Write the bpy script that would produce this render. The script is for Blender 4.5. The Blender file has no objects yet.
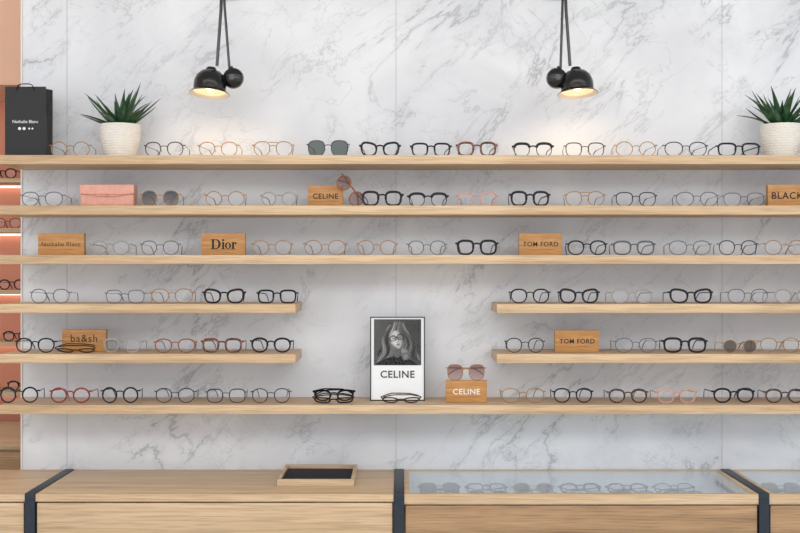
import bpy, bmesh, math, random
from mathutils import Vector, Matrix, noise
random.seed(7)
sc=bpy.context.scene
try:
    sc.view_settings.view_transform='Standard'
    sc.view_settings.look='None'
except Exception: pass
F=1173.0; CY=-3.8; ZC=1.5
def W(px,py,y):
    d=y-CY
    return Vector(((px-400)*d/F, y, ZC-(py-266.5)*d/F))
def PX(n,y): return n*(y-CY)/F
def s2l(c):
    return tuple(((v/255)/12.92 if v/255<=0.04045 else ((v/255+0.055)/1.055)**2.4) for v in c)+(1,)

# ---------------- materials ----------------
def newmat(name):
    m=bpy.data.materials.new(name); m.use_nodes=True
    nt=m.node_tree; b=nt.nodes['Principled BSDF']
    return m,nt,b
def simple(name,rgb,rough=.5,metal=0,noise_amt=.0,nscale=40,bump=0,spec=.5):
    m,nt,b=newmat(name)
    c=s2l(rgb)
    b.inputs['Base Color'].default_value=c
    b.inputs['Roughness'].default_value=rough
    b.inputs['Metallic'].default_value=metal
    b.inputs['Specular IOR Level'].default_value=spec
    if noise_amt or bump:
        tc=nt.nodes.new('ShaderNodeTexCoord'); n=nt.nodes.new('ShaderNodeTexNoise')
        n.inputs['Scale'].default_value=nscale; n.inputs['Detail'].default_value=4
        nt.links.new(tc.outputs['Object'],n.inputs['Vector'])
        if noise_amt:
            r=nt.nodes.new('ShaderNodeValToRGB')
            r.color_ramp.elements[0].position=.3; r.color_ramp.elements[1].position=.7
            r.color_ramp.elements[0].color=tuple(v*(1-noise_amt) for v in c[:3])+(1,)
            r.color_ramp.elements[1].color=tuple(min(1,v*(1+noise_amt)) for v in c[:3])+(1,)
            nt.links.new(n.outputs['Fac'],r.inputs['Fac']); nt.links.new(r.outputs['Color'],b.inputs['Base Color'])
        if bump:
            bp=nt.nodes.new('ShaderNodeBump'); bp.inputs['Strength'].default_value=bump; bp.inputs['Distance'].default_value=.002
            nt.links.new(n.outputs['Fac'],bp.inputs['Height']); nt.links.new(bp.outputs['Normal'],b.inputs['Normal'])
    return m
def oak(name,dark,light,rough=.45,sx=1.6,sy=38,fine=.25):
    m,nt,b=newmat(name); L=nt.links.new
    tc=nt.nodes.new('ShaderNodeTexCoord'); mp=nt.nodes.new('ShaderNodeMapping')
    mp.inputs['Scale'].default_value=(sx,sy,sy)
    L(tc.outputs['Object'],mp.inputs['Vector'])
    n=nt.nodes.new('ShaderNodeTexNoise'); n.inputs['Scale'].default_value=1; n.inputs['Detail'].default_value=5; n.inputs['Distortion'].default_value=.5
    L(mp.outputs['Vector'],n.inputs['Vector'])
    r=nt.nodes.new('ShaderNodeValToRGB'); e=r.color_ramp.elements
    e[0].position=.3; e[0].color=s2l(dark); e[1].position=.68; e[1].color=s2l(light)
    L(n.outputs['Fac'],r.inputs['Fac'])
    mp2=nt.nodes.new('ShaderNodeMapping'); mp2.inputs['Scale'].default_value=(sx*6,sy*9,sy*9)
    L(tc.outputs['Object'],mp2.inputs['Vector'])
    n2=nt.nodes.new('ShaderNodeTexNoise'); n2.inputs['Scale'].default_value=1; n2.inputs['Detail'].default_value=2
    L(mp2.outputs['Vector'],n2.inputs['Vector'])
    r2=nt.nodes.new('ShaderNodeValToRGB'); r2.color_ramp.elements[0].position=.35; r2.color_ramp.elements[0].color=(1-fine,)*3+(1,)
    r2.color_ramp.elements[1].position=.55; r2.color_ramp.elements[1].color=(1,1,1,1)
    L(n2.outputs['Fac'],r2.inputs['Fac'])
    mx=nt.nodes.new('ShaderNodeMixRGB'); mx.blend_type='MULTIPLY'; mx.inputs['Fac'].default_value=1
    L(r.outputs['Color'],mx.inputs['Color1']); L(r2.outputs['Color'],mx.inputs['Color2'])
    L(mx.outputs['Color'],b.inputs['Base Color'])
    b.inputs['Roughness'].default_value=rough
    bp=nt.nodes.new('ShaderNodeBump'); bp.inputs['Strength'].default_value=.15; bp.inputs['Distance'].default_value=.001
    L(n2.outputs['Fac'],bp.inputs['Height']); L(bp.outputs['Normal'],b.inputs['Normal'])
    return m
def marble():
    m,nt,b=newmat('marble_wallpaper'); L=nt.links.new; N=nt.nodes.new
    tc=N('ShaderNodeTexCoord')
    base=N('ShaderNodeTexNoise'); base.inputs['Scale'].default_value=2.6; base.inputs['Detail'].default_value=6; base.inputs['Distortion'].default_value=.8
    L(tc.outputs['Object'],base.inputs['Vector'])
    rb=N('ShaderNodeValToRGB'); rb.color_ramp.elements[0].position=.33; rb.color_ramp.elements[0].color=s2l((212,215,221))
    rb.color_ramp.elements[1].position=.62; rb.color_ramp.elements[1].color=s2l((230,233,238))
    L(base.outputs['Fac'],rb.inputs['Fac'])
    cur=rb.outputs['Color']
    def vein(rot,scale,sc,width,strength,seed,maskscale,m0,m1,col):
        nonlocal cur
        mp=N('ShaderNodeMapping'); mp.inputs['Scale'].default_value=scale; mp.inputs['Location'].default_value=(seed,seed*1.7,seed*.6)
        mr=N('ShaderNodeMapping'); mr.inputs['Rotation'].default_value=(0,rot,0)
        L(tc.outputs['Object'],mr.inputs['Vector']); L(mr.outputs['Vector'],mp.inputs['Vector'])
        n=N('ShaderNodeTexNoise'); n.inputs['Scale'].default_value=sc; n.inputs['Detail'].default_value=8; n.inputs['Roughness'].default_value=.62; n.inputs['Distortion'].default_value=.45
        L(mp.outputs['Vector'],n.inputs['Vector'])
        s=N('ShaderNodeMath'); s.operation='SUBTRACT'; s.inputs[1].default_value=.5; L(n.outputs['Fac'],s.inputs[0])
        a=N('ShaderNodeMath'); a.operation='ABSOLUTE'; L(s.outputs[0],a.inputs[0])
        r=N('ShaderNodeMapRange'); r.inputs['From Min'].default_value=0; r.inputs['From Max'].default_value=width; r.inputs['To Min'].default_value=1; r.inputs['To Max'].default_value=0
        L(a.outputs[0],r.inputs['Value'])
        mk=N('ShaderNodeTexNoise'); mk.inputs['Scale'].default_value=maskscale; mk.inputs['Detail'].default_value=3
        L(mp.outputs['Vector'],mk.inputs['Vector'])
        mr2=N('ShaderNodeMapRange'); mr2.inputs['From Min'].default_value=m0; mr2.inputs['From Max'].default_value=m1
        L(mk.outputs['Fac'],mr2.inputs['Value'])
        mu=N('ShaderNodeMath'); mu.operation='MULTIPLY'; L(r.outputs[0],mu.inputs[0]); L(mr2.outputs[0],mu.inputs[1])
        mu2=N('ShaderNodeMath'); mu2.operation='MULTIPLY'; L(mu.outputs[0],mu2.inputs[0]); mu2.inputs[1].default_value=strength
        mx=N('ShaderNodeMixRGB'); L(mu2.outputs[0],mx.inputs['Fac']); L(cur,mx.inputs['Color1']); mx.inputs['Color2'].default_value=s2l(col)
        cur=mx.outputs['Color']
    vein(math.radians(48),(.9,1,2.0),2.0,.050,.30,3.1,2.4,.46,.66,(182,185,191))
    vein(math.radians(48),(.9,1,2.0),2.0,.011,.62,3.1,2.4,.46,.62,(146,149,156))
    vein(math.radians(40),(.8,1,2.2),5.0,.020,.42,8.4,4.0,.46,.62,(162,164,171))
    vein(math.radians(-35),(1,1,1.6),3.6,.008,.36,14.2,2.6,.47,.60,(156,158,166))
    L(cur,b.inputs['Base Color']); b.inputs['Roughness'].default_value=.5
    b.inputs['Specular IOR Level'].default_value=.3
    return m
def lensmat(name,tint,refl=.04,rough=.02,graz=.5):
    m=bpy.data.materials.new(name); m.use_nodes=True; nt=m.node_tree; nt.nodes.clear()
    o=nt.nodes.new('ShaderNodeOutputMaterial'); t=nt.nodes.new('ShaderNodeBsdfTransparent'); t.inputs['Color'].default_value=tint+(1,)
    g=nt.nodes.new('ShaderNodeBsdfGlossy'); g.inputs['Roughness'].default_value=rough; g.inputs['Color'].default_value=(1,1,1,1)
    f=nt.nodes.new('ShaderNodeLayerWeight'); f.inputs['Blend'].default_value=.5
    pw=nt.nodes.new('ShaderNodeMath'); pw.operation='POWER'; pw.inputs[1].default_value=5
    nt.links.new(f.outputs['Facing'],pw.inputs[0])
    a=nt.nodes.new('ShaderNodeMath'); a.operation='MULTIPLY_ADD'; a.use_clamp=True; a.inputs[1].default_value=graz; a.inputs[2].default_value=refl
    nt.links.new(pw.outputs[0],a.inputs[0])
    mx=nt.nodes.new('ShaderNodeMixShader'); nt.links.new(a.outputs[0],mx.inputs[0]); nt.links.new(t.outputs[0],mx.inputs[1]); nt.links.new(g.outputs[0],mx.inputs[2])
    nt.links.new(mx.outputs[0],o.inputs[0])
    return m
def gradlens(name,top,bot,z0,z1):
    m=lensmat(name,(1,1,1),.05); nt=m.node_tree
    t=[n for n in nt.nodes if n.type=='BSDF_TRANSPARENT'][0]
    tc=nt.nodes.new('ShaderNodeTexCoord'); sp=nt.nodes.new('ShaderNodeSeparateXYZ'); r=nt.nodes.new('ShaderNodeMapRange'); cr=nt.nodes.new('ShaderNodeValToRGB')
    nt.links.new(tc.outputs['Object'],sp.inputs[0]); nt.links.new(sp.outputs['Z'],r.inputs['Value'])
    r.inputs['From Min'].default_value=z0; r.inputs['From Max'].default_value=z1
    nt.links.new(r.outputs[0],cr.inputs['Fac']); cr.color_ramp.elements[0].color=bot+(1,); cr.color_ramp.elements[1].color=top+(1,)
    nt.links.new(cr.outputs['Color'],t.inputs['Color'])
    return m
def emis(name,rgb,st):
    m,nt,b=newmat(name); b.inputs['Emission Color'].default_value=s2l(rgb); b.inputs['Emission Strength'].default_value=st; b.inputs['Base Color'].default_value=s2l(rgb); return m
def tortoise(name,a=(40,24,14),bb=(170,105,50)):
    m,nt,b=newmat(name)
    tc=nt.nodes.new('ShaderNodeTexCoord'); n=nt.nodes.new('ShaderNodeTexNoise'); n.inputs['Scale'].default_value=110; n.inputs['Detail'].default_value=2
    r=nt.nodes.new('ShaderNodeValToRGB'); r.color_ramp.elements[0].position=.42; r.color_ramp.elements[1].position=.62
    r.color_ramp.elements[0].color=s2l(a); r.color_ramp.elements[1].color=s2l(bb)
    nt.links.new(tc.outputs['Object'],n.inputs['Vector']); nt.links.new(n.outputs['Fac'],r.inputs['Fac']); nt.links.new(r.outputs['Color'],b.inputs['Base Color'])
    b.inputs['Roughness'].default_value=.2
    return m

M={}
M['marble']=marble()
M['oak']=oak('oak_shelf',(190,158,120),(218,190,154))
M['oak_counter']=oak('oak_counter',(194,165,130),(218,192,158),sx=1.2,sy=26)
M['oak_dark']=oak('oak_drawer',(150,118,86),(186,152,114),sx=1.4,sy=30,fine=.3)
M['oak_sign']=oak('oak_sign',(176,120,62),(212,158,94),sx=4,sy=90,fine=.35)
M['strap']=simple('dark_blue_steel',(40,50,64),.45,.3,.08,60)
M['blackmetal']=simple('black_enamel',(9,9,10),.18,.0,.05,80)
M['ceram']=simple('white_ceramic',(226,222,214),.6,0,.03,60,.1)
M['soil']=simple('soil',(50,38,28),.9,0,.4,120,.6)
M['bag']=simple('black_paper',(30,31,35),.6,0,.08,70,.15)
M['ropem']=simple('black_cord',(15,15,16),.8,0,.1,200)
M['white']=simple('white_ink',(235,235,235),.6,0,.01,30)
M['ink']=simple('black_ink',(25,18,14),.6,0,.02,30)
M['darkbrown']=simple('engraved_brown',(70,42,22),.7,0,.05,60)
M['pink']=simple('salmon_leather',(222,164,146),.5,0,.10,70,.4)
M['pinkd']=simple('salmon_leather_seam',(190,122,104),.6,0,.08,70,.2)
M['brass']=simple('brass',(200,165,95),.3,1,.03,60)
M['felt']=simple('black_felt',(26,27,31),.95,0,.15,300,.3)
M['liner']=simple('display_liner',(216,226,234),.8,0,.03,200)
M['paper']=simple('poster_paper',(240,242,244),.6,0,.01,30)
M['peach']=simple('peach_paint',(232,190,164),.8,0,.02,8)
M['peach2']=simple('salmon_paint',(232,160,134),.8,0,.03,8)
M['whitepaint']=simple('white_paint',(225,223,220),.6,0,.01,20)
M['floor']=oak('floor_oak',(190,172,150),(222,206,184),sx=.8,sy=8)
M['ceil']=simple('ceiling_paint',(235,235,235),.9,0,.01,5)
M['seam']=simple('panel_seam',(184,188,194),.7,0,.02,20)  # plain grey of the joints between wallpaper panels
M['alum']=simple('brushed_metal',(185,188,192),.35,.8,.04,90)
M['bulb']=emis('warm_bulb',(255,228,180),5)
M['lampwhite']=simple('reflector_white',(235,228,215),.5,0,.01,30)
M['glass']=lensmat('cabinet_glass',(.97,.985,.99),.06,.01,.75)
M['acryl']=lensmat('poster_cover',(1,1,1),.012,.03)
FR={'black':simple('acetate_black',(6,6,8),.3,0,.03,90,spec=.3),
 'gold':simple('metal_gold',(160,122,74),.4,.4,.04,90),
 'silver':simple('metal_silver',(98,102,110),.35,.5,.04,90),
 'gun':simple('metal_gunmetal',(36,36,42),.35,.5,.04,90),
 'clear':simple('acetate_crystal',(150,148,144),.2,0,.05,90),
 'rose':simple('acetate_rose',(196,146,130),.2,0,.06,90),
 'grey':simple('acetate_grey',(80,80,86),.25,0,.08,90),
 'tort':tortoise('acetate_tortoise',(34,18,12),(136,76,36)),
 'tort2':tortoise('acetate_dark_tortoise',(18,12,10),(92,52,26)),
 'brown':simple('acetate_brown',(136,72,40),.22,0,.12,90),
 'red':simple('acetate_burgundy',(130,18,28),.22,0,.1,90)}
LN={'clear':lensmat('lens_clear',(.98,.98,.985),.04),
 'smoke':lensmat('lens_smoke',(.16,.20,.19),.05),
 'grad':gradlens('lens_gradient',(.08,.10,.13),(.62,.50,.42),.0,.045),
 'brown':lensmat('lens_brown',(.20,.15,.11),.05),
 'rose':gradlens('lens_rose',(.36,.20,.18),(.80,.58,.52),.0,.045)}
M['pad']=lensmat('nose_pad_silicone',(.85,.85,.85),.1,.2)

# ---------------- mesh helpers ----------------
def obj(name,bm,mats,loc=(0,0,0),rot=(0,0,0),parent=None,smooth=True,angle=35):
    me=bpy.data.meshes.new(name)
    bmesh.ops.recalc_face_normals(bm,faces=bm.faces[:])
    bm.to_mesh(me); bm.free()
    for m in mats: me.materials.append(m)
    if smooth:
        for p in me.polygons: p.use_smooth=True
        try: me.set_sharp_from_angle(angle=math.radians(angle))
        except Exception: pass
    o=bpy.data.objects.new(name,me); sc.collection.objects.link(o)
    o.location=loc; o.rotation_euler=rot
    if parent: o.parent=parent
    return o
def empty(name,loc=(0,0,0),rot=(0,0,0)):
    o=bpy.data.objects.new(name,None); sc.collection.objects.link(o); o.location=loc; o.rotation_euler=rot; o.empty_display_size=.05
    return o
def box(bm,x0,x1,y0,y1,z0,z1,mat=0,bev=0,seg=2):
    r=bmesh.ops.create_cube(bm,size=1)
    vs=r['verts']
    for v in vs:
        v.co=Vector(((x0+x1)/2+v.co.x*(x1-x0),(y0+y1)/2+v.co.y*(y1-y0),(z0+z1)/2+v.co.z*(z1-z0)))
    fs=set(f for v in vs for f in v.link_faces)
    for f in fs: f.material_index=mat
    if bev:
        es=list(set(e for v in vs for e in v.link_edges))
        r2=bmesh.ops.bevel(bm,geom=es,offset=bev,segments=seg,affect='EDGES',profile=.7)
        for f in r2['faces']: f.material_index=mat
def boxobj(name,x0,x1,y0,y1,z0,z1,mat,bev=0,parent=None,local=None):
    bm=bmesh.new(); box(bm,x0,x1,y0,y1,z0,z1,0,bev)
    return obj(name,bm,[mat],parent=parent,loc=local or (0,0,0))
def sweep(bm,pts,ra,rb,up,closed=False,mat=0,K=8,pw=.7):
    n=len(pts); up=Vector(up); rings=[]
    pts=[Vector(p) for p in pts]
    for i,p in enumerate(pts):
        if closed: t=pts[(i+1)%n]-pts[i-1]
        else: t=pts[min(i+1,n-1)]-pts[max(i-1,0)]
        t.normalize()
        s=t.cross(up); 
        if s.length<1e-4: s=Vector((1,0,0))
        s.normalize(); u=s.cross(t).normalized()
        A=ra[i] if isinstance(ra,(list,tuple)) else ra
        B=rb[i] if isinstance(rb,(list,tuple)) else rb
        ring=[]
        for k in range(K):
            th=2*math.pi*(k+.5)/K; c,sn=math.cos(th),math.sin(th)
            cc=math.copysign(abs(c)**pw,c); ss=math.copysign(abs(sn)**pw,sn)
            ring.append(bm.verts.new(p+s*cc*A+u*ss*B))
        rings.append(ring)
    m=n if closed else n-1
    for i in range(m):
        a=rings[i]; b=rings[(i+1)%n]
        for k in range(K):
            f=bm.faces.new((a[k],a[(k+1)%K],b[(k+1)%K],b[k])); f.material_index=mat
    if not closed:
        f=bm.faces.new(rings[0]); f.material_index=mat
        f=bm.faces.new(rings[-1][::-1]); f.material_index=mat
def lathe(bm,prof,K=48,mat=0,cap0=False,cap1=False,matfn=None):
    rings=[]
    for r,z in prof:
        rings.append([bm.verts.new((r*math.cos(2*math.pi*k/K),r*math.sin(2*math.pi*k/K),z)) for k in range(K)])
    for i,(a,b) in enumerate(zip(rings,rings[1:])):
        for k in range(K):
            f=bm.faces.new((a[k],a[(k+1)%K],b[(k+1)%K],b[k])); f.material_index=matfn(i) if matfn else mat
    if cap0: bm.faces.new(rings[0][::-1]).material_index=mat
    if cap1: bm.faces.new(rings[-1]).material_index=mat
def textobj(s,width,loc,mat,parent,name='lettering',bold=0,space=1.0,height=None,extrude=.0004):
    cu=bpy.data.curves.new('tmp','FONT'); cu.body=s; cu.extrude=.002; cu.offset=bold; cu.space_character=space; cu.resolution_u=4
    t=bpy.data.objects.new('tmp',cu); sc.collection.objects.link(t)
    bpy.context.view_layer.update()
    dg=bpy.context.evaluated_depsgraph_get()
    me=bpy.data.meshes.new_from_object(t.evaluated_get(dg))
    bpy.data.objects.remove(t,do_unlink=True)
    xs=[v.co.x for v in me.vertices]; ys=[v.co.y for v in me.vertices]
    w=max(xs)-min(xs); h=max(ys)-min(ys); k=width/w; kh=(height/h) if height else k
    cx=(max(xs)+min(xs))/2; cy=(max(ys)+min(ys))/2
    for v in me.vertices:
        v.co=Vector(((v.co.x-cx)*k,-(extrude if v.co.z>0 else -extrude),(v.co.y-cy)*kh))
    me.name=name; me.materials.clear(); me.materials.append(mat)
    o=bpy.data.objects.new(name,me); sc.collection.objects.link(o); o.parent=parent; o.location=loc
    return o

# ---------------- glasses ----------------
def outline(shape,a,b,N=44):
    P=[]
    n={'round':2.0,'panto':2.25,'rect':3.4,'square':2.9,'cat':2.7,'avi':2.3,'oval':2.2}[shape]
    for i in range(N):
        th=2*math.pi*i/N; c,s=math.cos(th),math.sin(th)
        x=a*math.copysign(abs(c)**(2/n),c); z=b*math.copysign(abs(s)**(2/n),s)
        zt=z/b; xt=x/a
        if shape=='panto': x*=1+.07*zt
        if shape in('rect','square'): x*=1+.06*zt
        if shape=='cat':
            x*=1+.08*zt; z+=b*.2*xt*(.5+.5*zt)
        if shape=='avi':
            x*=1+.10*zt; z-=b*.12*(-xt)*(-1 if zt>0 else 1)*.5 ; 
        P.append((x,z))
    return P
cache={}
def glasses_mesh(shape,col,t,wd=.132,b=.021,lens='clear',folded=False,half=False,templecol=None):
    key=(shape,col,t,wd,b,lens,folded,half)
    if key in cache: return cache[key]
    bm=bmesh.new()
    metal=t<.003
    br=.017 if not metal else .019; e=.004
    a=(wd/2-br/2-e)/2; cx=br/2+a
    O=outline(shape,a-t/2,b-t/2)
    zmin=min(z for x,z in O)-t/2
    zc=-zmin
    wrap=lambda x:.9*x*x
    dep=.0016 if not metal else .0011
    for sgn in(1,-1):
        pts=[(sgn*(cx+x),wrap(cx+x),zc+z) for x,z in O]
        if half:
            ra=[ (t*.8 if z>b*.25 else t*.25) for x,z in O]
        else:
            ra=[t/2*(1.2 if z>0 else .95) for x,z in O]
        sweep(bm,pts,ra,dep,(0,1,0),closed=True,mat=0)
        vs=[bm.verts.new((p[0],p[1],p[2])) for p in pts]
        f=bm.faces.new(vs); f.material_index=1
        zh=zc+b*.52
        xo=cx+max(x for x,z in O if abs(z-b*.48)<b*.3)
        hx=wd/2
        sweep(bm,[(sgn*(xo-.001),wrap(xo),zh),(sgn*(hx-.0015),wrap(hx)+.0005,zh),(sgn*hx,wrap(hx)+.004,zh)],max(t*.5,.0014),max(dep,.0014),(0,1,0) ,mat=0)
        if metal:
            box(bm,sgn*(hx)-.001,sgn*(hx)+.001,wrap(hx)+.001,wrap(hx)+.006,zh-.0018,zh+.0018,0)
        y0=wrap(hx)+.003
        tw=.0008 if metal else .0013; th=.0008 if metal else max(.0016,t*.36)
        if not folded:
            path=[];A=[];B=[]
            for i in range(10):
                u=i/9; path.append((sgn*(hx-.010*u),y0+.098*u,zh-.004*u)); A.append(tw); B.append(th)
            ze=zh-.004
            for i in range(1,8):
                u=i/7; ang=u*math.radians(50)
                path.append((sgn*(hx-.010-.008*u),y0+.098+.036*math.sin(ang)/math.sin(math.radians(50)),ze-(ze-.003)*(1-math.cos(ang))/(1-math.cos(math.radians(50)))))
                A.append(max(tw,.0012)); B.append(max(th,.0018))
            sweep(bm,path,A,B,(0,0,1),mat=2)
        else:
            off=.006 if sgn>0 else .011
            path=[];A=[];B=[]
            path.append((sgn*hx,y0,zh)); A.append(tw);B.append(th)
            for i in range(12):
                u=i/11; x=hx-.004-(wd-.012)*u
                drop=0 if u<.7 else (u-.7)/.3
                path.append((sgn*x,y0+off*min(1,u*4)+.002,zh-.003*u-(.018*drop**1.5)))
                A.append(max(tw,.0015)); B.append(max(th,.002))
            sweep(bm,path,A,B,(0,0,1),mat=2)
        if metal:
            pts=[(sgn*(cx-a+.002),.0005,zc-.001),(sgn*(cx-a-.001),.004,zc-.002),(sgn*(cx-a+.0005),.007,zc-.004)]
            sweep(bm,pts,.0006,.0006,(0,0,1),mat=0,K=6)
            r=bmesh.ops.create_icosphere(bm,subdivisions=1,radius=1)
            for v in r['verts']:
                v.co=Vector((sgn*(cx-a+.0005)+v.co.x*.0016,.008+v.co.y*.002,zc-.005+v.co.z*.005))
                for f in v.link_faces: f.material_index=3
    zb=zc+b*(.38 if not metal else .3); xi=cx-a+t*.4
    pts=[]
    for i in range(9):
        u=i/8*2-1; pts.append((u*xi,wrap(u*xi)-.0006,zb+(1-u*u)*b*.14))
    sweep(bm,pts,max(t*.42,.0012),max(dep,.0013),(0,1,0),mat=0)
    if shape=='avi':
        sweep(bm,[(x,-.001,zc+b*.85) for x in (-xi-.004,-xi*.5,0,xi*.5,xi+.004)],.0012,.0012,(0,1,0),mat=0)
    bmesh.ops.recalc_face_normals(bm,faces=bm.faces[:])
    me=bpy.data.meshes.new('eyeglasses_mesh'); bm.to_mesh(me); bm.free()
    me.materials.append(FR[col]); me.materials.append(LN[lens]); me.materials.append(FR[templecol or col]); me.materials.append(M['pad'])
    for p in me.polygons: p.use_smooth=True
    try: me.set_sharp_from_angle(angle=math.radians(50))
    except Exception: pass
    cache[key]=me
    return me
ST={
 'blk':('panto','black',.0056,.0235,'clear',False),
 'blkcat':('cat','black',.0060,.0228,'clear',False),
 'blkrect':('rect','black',.0052,.0215,'clear',False),
 'blksq':('square','black',.0064,.0240,'clear',False),
 'blkround':('round','black',.0046,.0250,'clear',False),
 'blkthin':('panto','black',.0042,.0230,'clear',False),
 'blkhalf':('square','black',.0054,.0220,'clear',True),
 'tort':('square','tort',.0062,.0230,'clear',False),
 'tort2':('panto','tort2',.0054,.0222,'clear',False),
 'gold':('panto','gold',.0025,.0230,'clear',False),
 'goldr':('round','gold',.0023,.0235,'clear',False),
 'silver':('panto','silver',.0025,.0225,'clear',False),
 'silvrect':('square','silver',.0024,.0210,'clear',False),
 'gun':('panto','gun',.0028,.0230,'clear',False),
 'gunsq':('square','gun',.0029,.0220,'clear',False),
 'clear':('panto','clear',.0042,.0225,'clear',False),
 'rose':('cat','rose',.0042,.0220,'clear',False),
 'grey':('square','grey',.0050,.0225,'clear',False),
 'red':('round','red',.0046,.0240,'clear',False),
 'brown':('panto','brown',.0036,.0220,'clear',False),
 'avi':('avi','gold',.0025,.0235,'clear',False),
 'sunsm':('square','gun',.0022,.0250,'smoke',False),
 'sungr':('panto','gold',.0022,.0245,'grad',False),
 'sunbr':('round','gold',.0022,.0200,'brown',False),
 'sunrose':('round','brown',.0040,.0240,'rose',False),
 'sungold':('square','gold',.0026,.0250,'rose',False),
}
def glasses(st,loc,wpx=42,rotz=0,folded=False,rx=0,ry=0,y=-.17,name='eyeglasses'):
    s=ST[st]; wd=round(wpx*(y-CY)/F,3)
    wd=round(wd/.004)*.004
    me=glasses_mesh(s[0],s[1],s[2],wd,s[3],s[4],folded,s[5])
    o=bpy.data.objects.new(name if not s[4] in('smoke','grad','brown','rose') else 'sunglasses',me)
    sc.collection.objects.link(o)
    R=Matrix.Rotation(rotz,4,'Z')@Matrix.Rotation(ry,4,'Y')@Matrix.Rotation(rx,4,'X')
    mz=min((R@v.co).z for v in me.vertices)
    o.rotation_euler=R.to_euler()
    o.location=(loc[0],loc[1],loc[2]-mz+.0003)
    return o

# ---------------- shell ----------------
XL=-1.222
boxobj('wall_back',XL,3.2,0,.12,0,3.0,M['marble'])
bm=bmesh.new()
for px in(67,396,722):
    x=W(px,0,0).x; box(bm,x-.0009,x+.0009,-.0007,.002,.843,2.999)
obj('trim_1',bm,[M['seam']])
boxobj('trim_2',XL-.006,XL-.0003,-.004,.124,0,2.999,M['whitepaint'],.001)
boxobj('floor',-5,4,-6,3.2,-.05,0,M['floor'])
boxobj('ceiling',-5,4,-6,3.2,3.0,3.05,M['ceil'])
boxobj('wall_far',-4.5,3.2,1.7,1.8,0,3.0,M['peach2'])
bm=bmesh.new(); box(bm,-4.5,-.4,1.2,1.699,2.275,2.999)
obj('trim_3',bm,[M['peach']])
e=empty('display_shelving',(-2.4,1.5,0))
bm=bmesh.new()
zs=[W(0,p,1.45).z for p in (178,228,290,342,392)]
for z in zs: box(bm,-1.6,1.3,-.05,.198,z-.02,z,0,.002)
obj('shelf_boards',bm,[M['oak']],parent=e)
bm=bmesh.new(); 
for x in(-1.62,1.3): box(bm,x,x+.02,-.05,.198,.8,2.27,0,.002)
obj('side_panels',bm,[M['whitepaint']],parent=e)
bm=bmesh.new()
for z in zs: box(bm,-1.58,1.28,.17,.19,z-.028,z-.0205,0)
obj('led_strips',bm,[emis('led_strip',(255,232,214),2.2)],parent=e)
for i,z in enumerate(zs):
    for j in range(5):
        glasses(random.choice(['blk','tort2','red','gold','gun','brown']),(-2.55+j*.19+.02*i,1.49,z),42)
e=empty('low_cabinet',(-2.2,1.1,0))
bm=bmesh.new(); box(bm,-1.4,1.2,-.32,.35,.785,.806,0,.003); box(bm,-1.38,1.18,-.30,.34,.05,.785)
obj('carcass',bm,[M['oak_counter']],parent=e)
bm=bmesh.new(); 
for k in range(4): box(bm,-1.37+k*.64,-1.37+k*.64+.62,-.318,-.301,.08,.775,0,.003)
obj('doors',bm,[M['oak_dark']],parent=e)

# ---------------- shelves ----------------
SZ=[ZC+(266.5-p)*(3.58)/F for p in (155,205.5,255,304,354,405)]
TH=.0275
XR=2.3
def shelf(x0,x1,z):
    bm=bmesh.new(); L=x1-x0
    box(bm,-L/2,L/2,-.22,-.0005,-TH,0,0,.0015)
    obj('wall_shelf',bm,[M['oak']],loc=((x0+x1)/2,0,z))
for i in (0,1,2,5): shelf(XL,XR,SZ[i])
for i in (3,4):
    shelf(XL,W(295.5,0,-.22).x,SZ[i]); shelf(W(497,0,-.22).x,XR,SZ[i])

rows=[
 [(70,'goldr',42),(164,'gun',42),(218,'gold',42),(273,'avi',42),(328,'sunsm',43),(380,'blkcat',42),(431,'blkrect',41),(477,'tort',42),(533,'blkhalf',42),(585,'gunsq',41),(636,'goldr',43),(686,'gun',45),(739,'blkrect',46),(830,'gold',43),(885,'blk',43)],
 [(42,'silver',44),(160,'sungr',40),(225,'goldr',42),(279,'clear',38),(382,'blksq',43),(428,'blkhalf',41),(477,'rose',41),(530,'blksq',41),(585,'avi',42),(636,'gunsq',43),(697,'silver',44),(744,'silvrect',43),(850,'gold',43)],
 [(110,'clear',42),(160,'silver',40),(272,'gold',42),(325,'goldr',44),(377,'gold',41),(427,'silver',40),(477,'blksq',43),(587,'blkthin',42),(634,'grey',44),(690,'silver',44),(738,'gun',40),(785,'goldr',43),(840,'blk',43)],
 [(50,'silver',42),(125,'silvrect',42),(172,'gold',44),(224,'blkcat',43),(277,'blkrect',41),(530,'blkthin',41),(579,'blkcat',41),(632,'clear',44),(691,'blkcat',46),(748,'silver',43),(794,'clear',42),(850,'blk',43)],
 [(35,'blkthin',42),(122,'clear',40),(175,'brown',43),(222,'tort',43),(271,'blk',43),(525,'gun',40),(636,'silver',44),(685,'blksq',46),(740,'sunbr',36),(780,'gold',42),(840,'gun',43)],
 [(19,'blkround',40),(70,'red',43),(120,'blkround',39),(175,'gun',41),(226,'gunsq',41),(271,'gun',40),(523,'gold',46),(573,'blkthin',41),(628,'tort2',42),(677,'rose',42),(734,'blk',44),(785,'tort2',42),(840,'blk',43)]]
for r,row in enumerate(rows):
    for px,st,w in row:
        y=-.168+random.uniform(-.006,.006)
        p=W(px,0,y)
        rz=math.radians(random.uniform(-4,4))
        glasses(st,(p.x,y,SZ[r]),w,rz)

def fold(st,px,y,z,w,rx,rz=0,ry=0):
    p=W(px,0,y); return glasses(st,(p.x,y,z),w,rz,True,rx,ry,y=y)
fold('blk',78,-.168,SZ[4],40,math.radians(72))
fold('blksq',334,-.172,SZ[5],42,math.radians(64))
fold('blk',334,-.120,SZ[5],42,math.radians(35),math.radians(4))
fold('tort2',401,-.168,SZ[5],40,math.radians(62))

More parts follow.
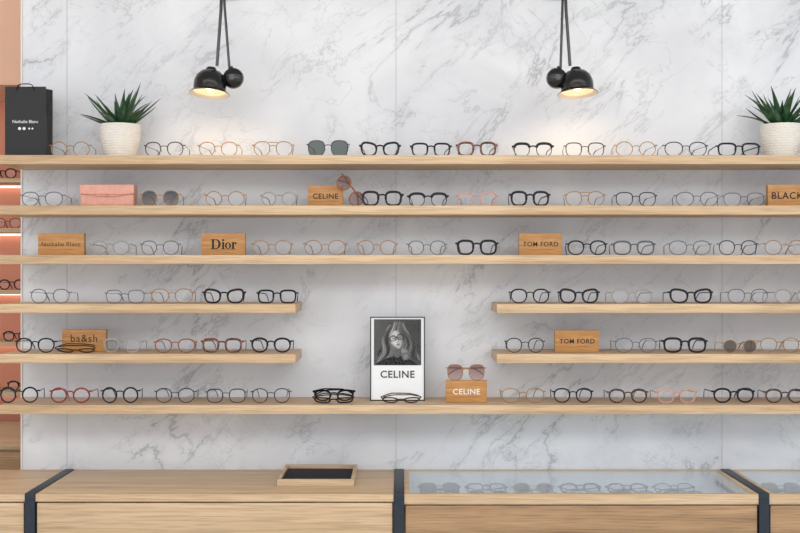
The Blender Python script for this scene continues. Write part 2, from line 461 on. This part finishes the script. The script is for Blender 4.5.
# ---------------- signs ----------------
def sign(text,x0,x1,y0px,base,row,y=-.15,tw=.8,mat='ink',space=1.1,th=None,bold=0,name='wooden_brand_block',tz=.5):
    a=W(x0,0,y); b=W(x1,0,y); w=b.x-a.x; h=(base-y0px)*(y-CY)/F
    e=empty(name,((a.x+b.x)/2,y,SZ[row]+.0003))
    bm=bmesh.new(); box(bm,-w/2,w/2,0,.022,0,h,0,.0015)
    obj('block',bm,[M['oak_sign']],parent=e)
    if text=='Dior':
        return e,w,h
    t=textobj(text,w*tw,(0,-.0004,h*tz),M[mat],e,bold=bold,space=space,height=th)
    return e,w,h
sign('CELINE',308,343,183,204,1,tw=.72,bold=.012,y=-.14)
sign('Nathalie Blanc',38,84,232,254,2,tw=.84,mat='darkbrown')
e,w,h=sign('Dior',201,245,232,254,2)
bm=bmesh.new(); u=h*.44/10
def bar(x0,x1,z0,z1): box(bm,x0*u,x1*u,-.0006,.0004,z0*u,z1*u)
def ringl(cx,cz,rx,rz,tx,tz,a0=0,a1=360):
    n=28; pr=None
    for i in range(n+1):
        a=math.radians(a0+(a1-a0)*i/n); c,s=math.cos(a),math.sin(a)
        o=bm.verts.new(((cx+rx*c)*u,-.0006,(cz+rz*s)*u)); q=bm.verts.new(((cx+(rx-tx)*c)*u,-.0006,(cz+(rz-tz)*s)*u))
        if pr: bm.faces.new((pr[0],o,q,pr[1]))
        pr=(o,q)
bar(-11.6,-5.5,-5,-4.2); bar(-11.6,-5.5,4.2,5); bar(-10.6,-8.4,-5,5); ringl(-6.2,0,4.6,5,2.4,.9,-90,90)
bar(-.6,2.6,-5,-4.4); bar(0,2,-5,1.8); bar(-.6,2,1.4,2); ringl(1,4.1,1.2,1.2,1.19,1.19)
ringl(6,-1.5,3.1,3.5,1.7,.7)
bar(9.6,13,-5,-4.4); bar(10.2,12.2,-5,1.8); bar(9.6,12.2,1.4,2); ringl(13.2,.2,1.9,1.8,.9,.9,20,170); ringl(14,.9,1,1,.99,.99)
lo=obj('lettering',bm,[M['ink']],parent=e,smooth=False,loc=(-.8*u,0,h*.5))
sign('TOM FORD',519,562,232,254,2,tw=.82,bold=.012)
sign('ba&sh',62,106,329,351,4,tw=.60,mat='darkbrown',y=-.12,tz=.6)
sign('TOM FORD',555,599,329,351,4,tw=.8,bold=.012)
sign('CELINE',446,487,380,402,5,tw=.66,bold=.012,mat='white',y=-.16)
sign('BLACKFIN',768,822,181,203,1,tw=.86,bold=.012)
y=-.157; p=W(466,0,y)
glasses('sungold',(p.x,y+.001,SZ[5]+.0003+22*(-.16-CY)/F+.0003),40,0,True,y=y)
p=W(344,0,-.165)
o=glasses('sunrose',(p.x,-.168,SZ[1]),38,0,True,ry=math.radians(52),y=-.168)

# ---------------- pink case ----------------
e=empty('glasses_case',(W(107,0,-.15).x,-.15,SZ[1]+.0003))
w=PX(54,-.15); h=PX(21.5,-.15)
bm=bmesh.new(); box(bm,-w/2,w/2,0,.045,0,h,0,.012,5)
obj('body',bm,[M['pink']],parent=e)
bm=bmesh.new(); box(bm,-w/2-.001,w/2+.001,-.004,.047,h*.42,h+.002,0,.006,4)
for v in bm.verts:
    if v.co.z<h*.6 and v.co.y<.01: v.co.z+= .010*(abs(v.co.x)/(w/2))**2
obj('flap',bm,[M['pink']],parent=e)
bm=bmesh.new(); sweep(bm,[(-w/2+.003+(w-.006)*i/20,-.0042,h*.42+.003+.010*((i-10)/10)**2) for i in range(21)],.0009,.0006,(0,1,0))
obj('seam',bm,[M['pinkd']],parent=e)
bm=bmesh.new(); bmesh.ops.create_uvsphere(bm,u_segments=16,v_segments=8,radius=.004)
for v in bm.verts: v.co.y*=.5; v.co+=Vector((0,-.005,h*.52))
obj('snap',bm,[M['brass']],parent=e)

# ---------------- paper bag ----------------
yb=-.165
e=empty('paper_bag',(W(25.5,0,yb).x,yb,SZ[0]+.0003))
w=PX(41,yb)/2; h=PX(70,yb); d=.07
bm=bmesh.new()
def bagring(z,pin,tilt=0):
    return [bm.verts.new(c) for c in ((-w,0,z),(w,0,z),(w-pin,d/2,z+tilt),(w,d,z),(-w,d,z),(-w+pin,d/2,z+tilt))]
R=[bagring(0,0),bagring(h*.12,.001),bagring(h*.55,.008),bagring(h*.93,.016),bagring(h,.018)]
for a,b in zip(R,R[1:]):
    for k in range(6): bm.faces.new((a[k],a[(k+1)%6],b[(k+1)%6],b[k]))
bm.faces.new(R[0][::-1])
o=obj('bag_body',bm,[M['bag']],parent=e,smooth=False)
sm_=o.modifiers.new('s','SOLIDIFY'); sm_.thickness=.0008; sm_.offset=-1
for yy in(.002,d-.002):
    bm=bmesh.new(); pts=[]
    for i in range(17):
        u=i/16*2-1; pts.append((u*w*.42,yy-.004,h-.012+ .020*math.sqrt(max(0,1-u**4))))
    sweep(bm,pts,.0016,.0016,(0,1,0)); obj('handle',bm,[M['ropem']],parent=e)
textobj('Nathalie Blanc',w*1.25,(0,-.001,h*.50),M['white'],e)
bm=bmesh.new()
for x in(-.018,-.004,.012,.022):
    r=bmesh.ops.create_circle(bm,cap_ends=True,radius=.0048 if x<.01 else .003,segments=20)
    for v in r['verts']: v.co=Vector((v.co.x+x,-.0012,v.co.y+h*.40))
obj('dots',bm,[M['white']],parent=e)

# ---------------- plants ----------------
def leafmat():
    m,nt,b=newmat('succulent_leaf')
    tc=nt.nodes.new('ShaderNodeTexCoord'); n=nt.nodes.new('ShaderNodeTexNoise'); n.inputs['Scale'].default_value=60
    r=nt.nodes.new('ShaderNodeValToRGB'); r.color_ramp.elements[0].position=.3; r.color_ramp.elements[0].color=s2l((14,48,30)); r.color_ramp.elements[1].position=.75; r.color_ramp.elements[1].color=s2l((52,100,58))
    nt.links.new(tc.outputs['Object'],n.inputs['Vector']); nt.links.new(n.outputs['Fac'],r.inputs['Fac']); nt.links.new(r.outputs['Color'],b.inputs['Base Color'])
    b.inputs['Roughness'].default_value=.4
    return m
M['leaf']=leafmat()
def plant(px,seed):
    rnd=random.Random(seed)
    y=-.12; e=empty('potted_succulent',(W(px,0,y).x,y,SZ[0]+.0005))
    bm=bmesh.new()
    H=.103; rows_=13; cols=34; K=cols*4; n=rows_*4
    rings=[]
    for i in range(n+1):
        u=i/n; z=H*u
        rr=.043+.018*math.sin(min(1,u*1.15)*math.pi/2)
        ring=[]
        row=i//4
        for k in range(K):
            th=2*math.pi*k/K
            fz=math.sin(math.pi*((i%4)/4))
            fx=math.sin(math.pi*(((k+(2 if row%2 else 0))%4)/4))
            bump=.0030*fz*fx if .03<u<.97 else 0
            ring.append(bm.verts.new(((rr+bump)*math.cos(th),(rr+bump)*math.sin(th),z)))
        rings.append(ring)
    for rr,z in((.061,H+.001),(.057,H+.0012),(.055,H-.012)):
        rings.append([bm.verts.new((rr*math.cos(2*math.pi*k/K),rr*math.sin(2*math.pi*k/K),z)) for k in range(K)])
    for a,b in zip(rings,rings[1:]):
        for k in range(K): bm.faces.new((a[k],a[(k+1)%K],b[(k+1)%K],b[k]))
    bm.faces.new(rings[0][::-1])
    obj('pot',bm,[M['ceram']],parent=e,angle=80)
    bm=bmesh.new(); lathe(bm,[(.0005,H-.006),(.03,H-.007),(.0555,H-.010)],K=32,cap0=True)
    obj('soil',bm,[M['soil']],parent=e)
    bm=bmesh.new(); NL=32
    for i in range(NL):
        u=i/(NL-1); az=i*2.39996+rnd.uniform(-.35,.35)
        el0=math.radians(80-52*u**.75+rnd.uniform(-9,9)); L=.104+.030*math.sin(u*math.pi*.85)+rnd.uniform(-.020,.022)
        curl=math.radians(rnd.uniform(-14,34))
        dirh=Vector((math.cos(az),math.sin(az)*.85,0)).normalized(); side=Vector((-dirh.y,dirh.x,0))
        pos=Vector((0,0,H-.008))+dirh*(.003+.020*u); el=el0
        n=9; prev=None; wmax=.0118+rnd.uniform(-.0015,.002)
        for k in range(n+1):
            t=k/n
            wv=wmax*(min(1,.75+t*1.2)*(1-t**1.6)); wv=max(wv,.0004)
            up=dirh*(-math.sin(el))+Vector((0,0,math.cos(el)))
            th=.0034*(1-t)**.7+.0003
            c=pos
            ring=[c-side*wv+up*th*.9,c-side*wv*.5-up*th*.6,c-up*th*1.2,c+side*wv*.5-up*th*.6,c+side*wv+up*th*.9,c+up*th*.2]
            ring=[bm.verts.new(v) for v in ring]
            if prev:
                for q in range(6): bm.faces.new((prev[q],prev[(q+1)%6],ring[(q+1)%6],ring[q]))
            else: bm.faces.new(ring)
            prev=ring
            d=dirh*math.cos(el)+Vector((0,0,math.sin(el)))
            pos=pos+d*(L/n); el-=curl/n*1.0
        bm.faces.new(prev[::-1])
    for v in bm.verts:
        if v.co.y>.085: v.co.y=.085+(v.co.y-.085)*.25
    obj('leaves',bm,[M['leaf']],parent=e,angle=50)
plant(120.5,3); plant(781,11)

# ---------------- lamps ----------------
def lamp(sg,xball,xdome,xtop):
    y=-.20
    c=W(xdome,85,y); e=empty('wall_lamp',c)
    k=PX(1,y)
    def L(px,py,dy=0): return ((px-xdome)*k,dy,(85-py)*k)
    bm=bmesh.new()
    sweep(bm,[L(xdome+sg*7,66,.0),L(xtop-sg*1,10,.0),L(xtop,-25,.0)],.0048,.0048,(0,1,0))
    sweep(bm,[L(xball-sg*4,70,.012),L(xtop+sg*2,5,.012),L(xtop+sg*1,-25,.012)],.0040,.0040,(0,1,0))
    sweep(bm,[L(xtop,-25,.006),L(xtop,-27,.10),L(xtop,-30,.195)],.006,.006,(0,0,1))
    obj('arms',bm,[M['blackmetal']],parent=e)
    bm=bmesh.new()
    bmesh.ops.create_uvsphere(bm,u_segments=24,v_segments=12,radius=.014,matrix=Matrix.Translation(L(xtop,-25,.006)))
    box(bm,L(xtop,0)[0]-.03,L(xtop,0)[0]+.03,.185,.1985,L(0,-30)[2]-.045,L(0,-30)[2]+.045,0,.004)
    obj('bracket',bm,[M['blackmetal']],parent=e)
    bm=bmesh.new()
    lathe(bm,[(.001,-.022),(.019,-.019),(.030,-.010),(.0325,0),(.030,.010),(.019,.018),(.001,.020)],K=32,cap0=True,cap1=True)
    bmesh.ops.rotate(bm,verts=bm.verts[:],matrix=Matrix.Rotation(math.radians(90),3,'X'))
    bmesh.ops.translate(bm,verts=bm.verts[:],vec=L(xball,78,.006))
    p=L(xball,78,.006)
    sweep(bm,[(p[0],-.016,p[2]),(p[0],-.022,p[2])],.009,.009,(0,0,1),K=16,pw=1)
    sweep(bm,[(p[0],0,p[2]),L(xdome+sg*4,76,0)],.007,.007,(0,0,1),K=12,pw=1)
    sweep(bm,[(p[0]-sg*.004,.008,p[2]+.024),(p[0]-sg*.008,.010,p[2]+.036)],.006,.006,(0,1,0),K=12,pw=1)
    obj('joint',bm,[M['blackmetal']],parent=e)
    bm=bmesh.new()
    lathe(bm,[(.006,.056),(.013,.055),(.016,.050),(.017,.046),(.031,.041),(.043,.028),(.0495,.010),(.050,-.006),(.0495,-.018),(.0610,-.026),(.0620,-.028),(.0605,-.0282),(.0490,-.021),(.0480,-.008),(.047,.008),(.041,.025),(.030,.036),(.010,.038)],K=56,cap0=True,matfn=lambda i:1 if i>=11 else 0)
    rot=(math.radians(-7),math.radians(sg*3),0)
    obj('shade',bm,[M['blackmetal'],M['lampwhite']],parent=e,rot=rot,angle=30)
    bm=bmesh.new(); bmesh.ops.create_uvsphere(bm,u_segments=20,v_segments=12,radius=.016)
    for v in bm.verts:
        v.co.z+=-.002
        if v.co.z>-.002: v.co.z=-.002+(v.co.z+.002)*1.7
    obj('bulb',bm,[M['bulb']],parent=e,rot=rot)
    ld=bpy.data.lights.new('bulb_light','SPOT'); ld.energy=1.25; ld.color=(1,.76,.46); ld.shadow_soft_size=.02; ld.spot_size=math.radians(160); ld.spot_blend=.9
    lo=bpy.data.objects.new('bulb_light',ld); sc.collection.objects.link(lo); lo.parent=e; lo.location=(0,0,-.028)
    lo.rotation_euler=(math.radians(8),0,0)
lamp(1,233,210,222)
lamp(-1,557,577,565)

# ---------------- poster ----------------
y=-.11; a=W(370,0,y); b=W(425,0,y); w=b.x-a.x; h=PX(84,y)
e=empty('framed_poster',((a.x+b.x)/2,y,SZ[5]+.0003),(math.radians(-3),0,0))
bm=bmesh.new(); box(bm,-w/2,w/2,.002,.010,0,h,0,.001); obj('back_panel',bm,[M['alum']],parent=e)
bm=bmesh.new(); box(bm,-w/2+.003,w/2-.003,.0005,.0019,.003,h-.003); obj('print_sheet',bm,[M['paper']],parent=e)
bm=bmesh.new(); t=.0032
box(bm,-w/2,-w/2+t,-.003,.0019,0,h,0,.0006); box(bm,w/2-t,w/2,-.003,.0019,0,h,0,.0006)
box(bm,-w/2+t,w/2-t,-.003,.0019,0,t,0,.0006); box(bm,-w/2+t,w/2-t,-.003,.0019,h-t,h,0,.0006)
obj('frame',bm,[FR['gun']],parent=e)
bm=bmesh.new(); 
vs=[bm.verts.new(c) for c in((-.02,.0105,h*.6),(.02,.0105,h*.6),(.03,.07,.012),(-.03,.07,.012))]; bm.faces.new(vs)
r=bmesh.ops.solidify(bm,geom=bm.faces[:],thickness=.002)
obj('easel_leg',bm,[M['alum']],parent=e)
NX,NY=150,150; pw=w*.86; ph=PX(46,y)
def sm(a,b,x):
    t=max(0,min(1,(x-a)/(b-a))); return t*t*(3-2*t)
AN=.22
def shade(u,v):
    n=noise.noise(Vector((u*3,v*3,1)))
    def E(cx,cy,rx,ry,ang=0):
        c,s=math.cos(ang),math.sin(ang); dx,dy=u-cx,v-cy
        X=(dx*c+dy*s)/rx; Y=(-dx*s+dy*c)/ry
        return math.sqrt(X*X+Y*Y)
    g=.060+.025*n+.06*(1-u)
    hair=min(E(.50,.70,.25,.26,.2),E(.31,.45,.17,.34,-.18),E(.69,.40,.19,.36,.20),E(.24,.20,.18,.28,-.3),E(.79,.18,.18,.28,.35))
    r_=(u-.47)/(0.32+.7*max(0,.85-v))
    wv=.10*math.sin(v*9+(2 if u<.5 else 0))
    s1=.5+noise.noise(Vector(((r_+wv)*9,v*1.2,7)))
    s2=.5+noise.noise(Vector(((r_+wv)*30,v*2,3)))
    hg=.015+.42*max(0,s1)**1.6*(.25+1.1*s2)+.05*sm(.5,.95,v)
    edge=1+.12*noise.noise(Vector((u*9,v*9,2)))
    if hair<edge: g=g+(hg-g)*sm(edge,edge*.86,hair)
    jl=.20-.9*(u-.48)**2+.03*n
    if v<jl and abs(u-.5)<.5: g=.012+.01*noise.noise(Vector((u*9,v*6,4)))
    if E(.49,.30,.075,.14)<1: g=.16+.2*(.49-u)
    c,s=math.cos(AN),math.sin(AN)
    du,dv=u-.49,v-.56; X=du*c+dv*s; Y=-du*s+dv*c
    jaw=.155*(1-.34*sm(.0,-.22,Y))
    f=math.sqrt((X/jaw)**2+(Y/.215)**2)
    if f<1:
        fg=.80-.48*sm(-.01,.13,X)-.28*sm(.6,1,f)+.08*math.exp(-((X+.06)**2+(Y+.03)**2)/.004)
        g=g+(fg-g)*sm(1,.88,f)
        g*=1-.45*math.exp(-((X-.020)**2/.0003+(Y+.02)**2/.003))
        g*=1-.65*math.exp(-(X**2/.0009+(Y+.062)**2/.0001))
        g*=1-.82*math.exp(-((X/.040)**4+((Y+.110)/.017)**4))
        g*=1-.45*math.exp(-(X**2/.0012+(Y+.142)**2/.0002))
        for sx in(-1,1):
            g*=1-.92*math.exp(-(((X-sx*.060)/.028)**4+((Y-.032)/.014)**4))
            g*=1-.35*math.exp(-(((X-sx*.060)/.045)**2+((Y-.040)/.03)**2))
            g*=1-.75*math.exp(-(((X-sx*.062)/.046)**4+((Y-.105)/.009)**4))
    if E(.35,.75,.055,.18,-.45)<1 or E(.62,.77,.050,.17,.75)<1: g=hg*1.05
    for sx in(-1,1):
        q=(abs((X-sx*.080)/.066)**3+abs((Y-.035)/.052)**3)**(1/3)
        if .80<q<1.14: g=.004
    if abs(Y-.055)<.012 and abs(X)<.024: g=.004
    for k in range(4):
        fx=.60+.030*k; q=E(fx,.33-.018*k,.0145,.085,-.25)
        if q<1: g=.50-.38*q*q
    q=E(.67,.19,.075,.09,-.3)
    if q<1: g=.32-.22*q*q
    return max(.003,min(.85,g))*.72
G=[[shade(i/NX,j/NY) for i in range(NX+1)] for j in range(NY+1)]
for _ in range(1):
    H2=[r[:] for r in G]
    for j in range(1,NY):
        for i in range(1,NX):
            H2[j][i]=(4*G[j][i]+2*(G[j-1][i]+G[j+1][i]+G[j][i-1]+G[j][i+1])+G[j-1][i-1]+G[j+1][i+1]+G[j-1][i+1]+G[j+1][i-1])/16
    G=H2
bm=bmesh.new(); grid=[[bm.verts.new((-pw/2+pw*i/NX,-.0009,h-.008-ph+ph*j/NY)) for i in range(NX+1)] for j in range(NY+1)]
cols=[G[j][i] for j in range(NY+1) for i in range(NX+1)]
for j in range(NY):
    for i in range(NX): bm.faces.new((grid[j][i],grid[j][i+1],grid[j+1][i+1],grid[j+1][i]))
pm,nt,bs=newmat('portrait_print'); at=nt.nodes.new('ShaderNodeVertexColor'); at.layer_name='Col'
nt.links.new(at.outputs['Color'],bs.inputs['Base Color']); bs.inputs['Roughness'].default_value=.7; bs.inputs['Specular IOR Level'].default_value=.03
po=obj('portrait',bm,[pm],parent=e,smooth=False)
ca=po.data.color_attributes.new('Col','FLOAT_COLOR','POINT')
for i,c in enumerate(cols): ca.data[i].color=(c,c,c,1)
textobj('CELINE',w*.62,(0,-.0005,h*.315),M['ink'],e,bold=.015,space=1.1)
bm=bmesh.new(); box(bm,-w/2+t,w/2-t,-.0024,-.0018,t,h-t); obj('cover',bm,[M['acryl']],parent=e)

# ---------------- counter ----------------
CT=W(0,469.5,0).z; YF=-.41
def counter_top_left(name,x0,x1):
    e=empty(name,((x0+x1)/2,0,0)); hw=(x1-x0)/2-.0008
    bm=bmesh.new(); box(bm,-hw,hw,YF,-.001,CT-.022,CT,0,.0015); obj('top',bm,[M['oak_counter']],parent=e)
    body(e,hw,'oak_counter',CT-.0225)
def body(e,hw,front,zt):
    bm=bmesh.new(); box(bm,-hw,hw,YF+.022,-.001,.08,zt); box(bm,-hw,hw,YF+.06,-.001,.0005,.08)
    obj('carcass',bm,[M['oak_dark']],parent=e)
    bm=bmesh.new(); zz=zt-.004
    for hgt in(.22,.26,.26):
        box(bm,-hw+.004,hw-.004,YF+.002,YF+.0215,zz-hgt+.004,zz,0,.0015); zz-=hgt
    obj('drawer_fronts',bm,[M[front]],parent=e)
def counter_glass(name,x0,x1):
    e=empty(name,((x0+x1)/2,0,0)); hw=(x1-x0)/2-.0008; zb=CT-.050
    bm=bmesh.new(); fr=.016
    box(bm,-hw,hw,YF,YF+fr,CT-.03,CT,0,.0012); box(bm,-hw,hw,-.010,-.001,CT-.03,CT,0,.0012)
    box(bm,-hw,-hw+fr,YF+fr,-.010,CT-.03,CT,0,.0012); box(bm,hw-fr,hw,YF+fr,-.010,CT-.03,CT,0,.0012)
    obj('top_frame',bm,[M['oak_counter']],parent=e)
    bm=bmesh.new(); box(bm,-hw+.01,hw-.01,YF+.014,-.004,zb-.004,zb,0); box(bm,-hw+fr,hw-fr,-.0125,-.0102,zb,CT-.005,0)
    obj('liner',bm,[M['liner']],parent=e)
    bm=bmesh.new(); box(bm,-hw+fr,hw-fr,YF+fr,-.0130,CT-.0045,CT-.0010); obj('glass_top',bm,[M['glass']],parent=e)
    bm=bmesh.new(); box(bm,-hw,hw,YF+.022,-.001,.08,zb-.004); box(bm,-hw,hw,YF+.06,-.001,.0005,.08)
    obj('carcass',bm,[M['oak_dark']],parent=e)
    bm=bmesh.new(); zz=CT-.034
    for hgt in(.22,.26,.26):
        box(bm,-hw+.004,hw-.004,YF+.002,YF+.0215,zz-hgt+.004,zz,0,.0015); zz-=hgt
    obj('drawer_fronts',bm,[M['oak_dark']],parent=e)
    k=0; x=x0+.11
    while x<x1-.08:
        for yy in(-.325,-.20):
            s=ST[['blk','sunsm','tort2','grey','gun','sungr','clear'][k%7]]; k+=1
            me=glasses_mesh(s[0],s[1],s[2],.132,s[3],s[4],True,s[5])
            o=bpy.data.objects.new('folded_glasses',me); sc.collection.objects.link(o); o.parent=e
            R=Matrix.Rotation(math.radians(-56),4,'X'); mz=min((R@v.co).z for v in me.vertices)
            o.rotation_euler=R.to_euler(); o.location=(x-(x0+x1)/2,yy,zb-mz+.0005)
        x+=.145
SX=[-1.069,-.003,1.052,2.11]; hs=.0145
counter_top_left('display_counter',-2.13+hs,SX[0]-hs)
counter_top_left('display_counter',SX[0]+hs,SX[1]-hs)
counter_glass('glass_top_counter',SX[1]+hs,SX[2]-hs)
counter_glass('glass_top_counter',SX[2]+hs,SX[3]-hs)
for x in SX:
    bm=bmesh.new(); box(bm,-hs,hs,YF-.004,-.0012,CT-.02,CT+.0025,0,.001); box(bm,-hs,hs,YF-.004,-.0012,.0005,CT-.02,0,0)
    obj('steel_strap',bm,[M['strap']],loc=(x,0,0))

# ---------------- tray ----------------
yt0=-.30
a=W(277,0,yt0); b=W(354,0,yt0)
w=(b.x-a.x)/2
e=empty('wooden_tray',((a.x+b.x)/2,yt0,CT+.0004))
dp=.265
bm=bmesh.new(); H=.022; t=.010
box(bm,-w,w,0,t,0,H,0,.0015); box(bm,-w,w,dp-t,dp,0,H,0,.0015); box(bm,-w,-w+t,t,dp-t,0,H,0,.0015); box(bm,w-t,w,t,dp-t,0,H,0,.0015); box(bm,-w+t,w-t,t,dp-t,0,.006)
obj('tray_frame',bm,[M['oak_counter']],parent=e)
bm=bmesh.new(); box(bm,-w+t+.002,w-t-.002,t+.002,dp-t-.03,.0062,.016,0,.002); obj('felt_pad',bm,[M['felt']],parent=e)

# ---------------- lights ----------------
def area(name,loc,sx,sy,en,col,rot=(0,0,0)):
    l=bpy.data.lights.new(name,'AREA'); l.shape='RECTANGLE'; l.size=sx; l.size_y=sy; l.energy=en; l.color=col
    o=bpy.data.objects.new(name,l); sc.collection.objects.link(o); o.location=loc; o.rotation_euler=rot
area('far_room_fill',(0.2,-1.7,2.97),4.6,.5,20,(1,.985,.96),(math.radians(14),0,0))
area('far_room_fill',(0.2,-3.6,2.97),5.6,1.6,112,(.985,.99,1),(math.radians(28),0,0))
area('far_room_fill',(-2.4,.6,2.97),1.6,.4,5,(1,.93,.88))  # added unseen area light, brightens the far room on the left
w_=bpy.data.worlds.new('World'); sc.world=w_; w_.use_nodes=True
bg=w_.node_tree.nodes['Background']; bg.inputs[0].default_value=(.92,.96,1,1); bg.inputs[1].default_value=1.35

cam=bpy.data.cameras.new('camera'); cam.sensor_width=36; cam.lens=36*F/800; cam.clip_start=.05
co=bpy.data.objects.new('camera',cam); sc.collection.objects.link(co); co.location=(0,CY,ZC); co.rotation_euler=(math.radians(90),0,0)
sc.camera=co
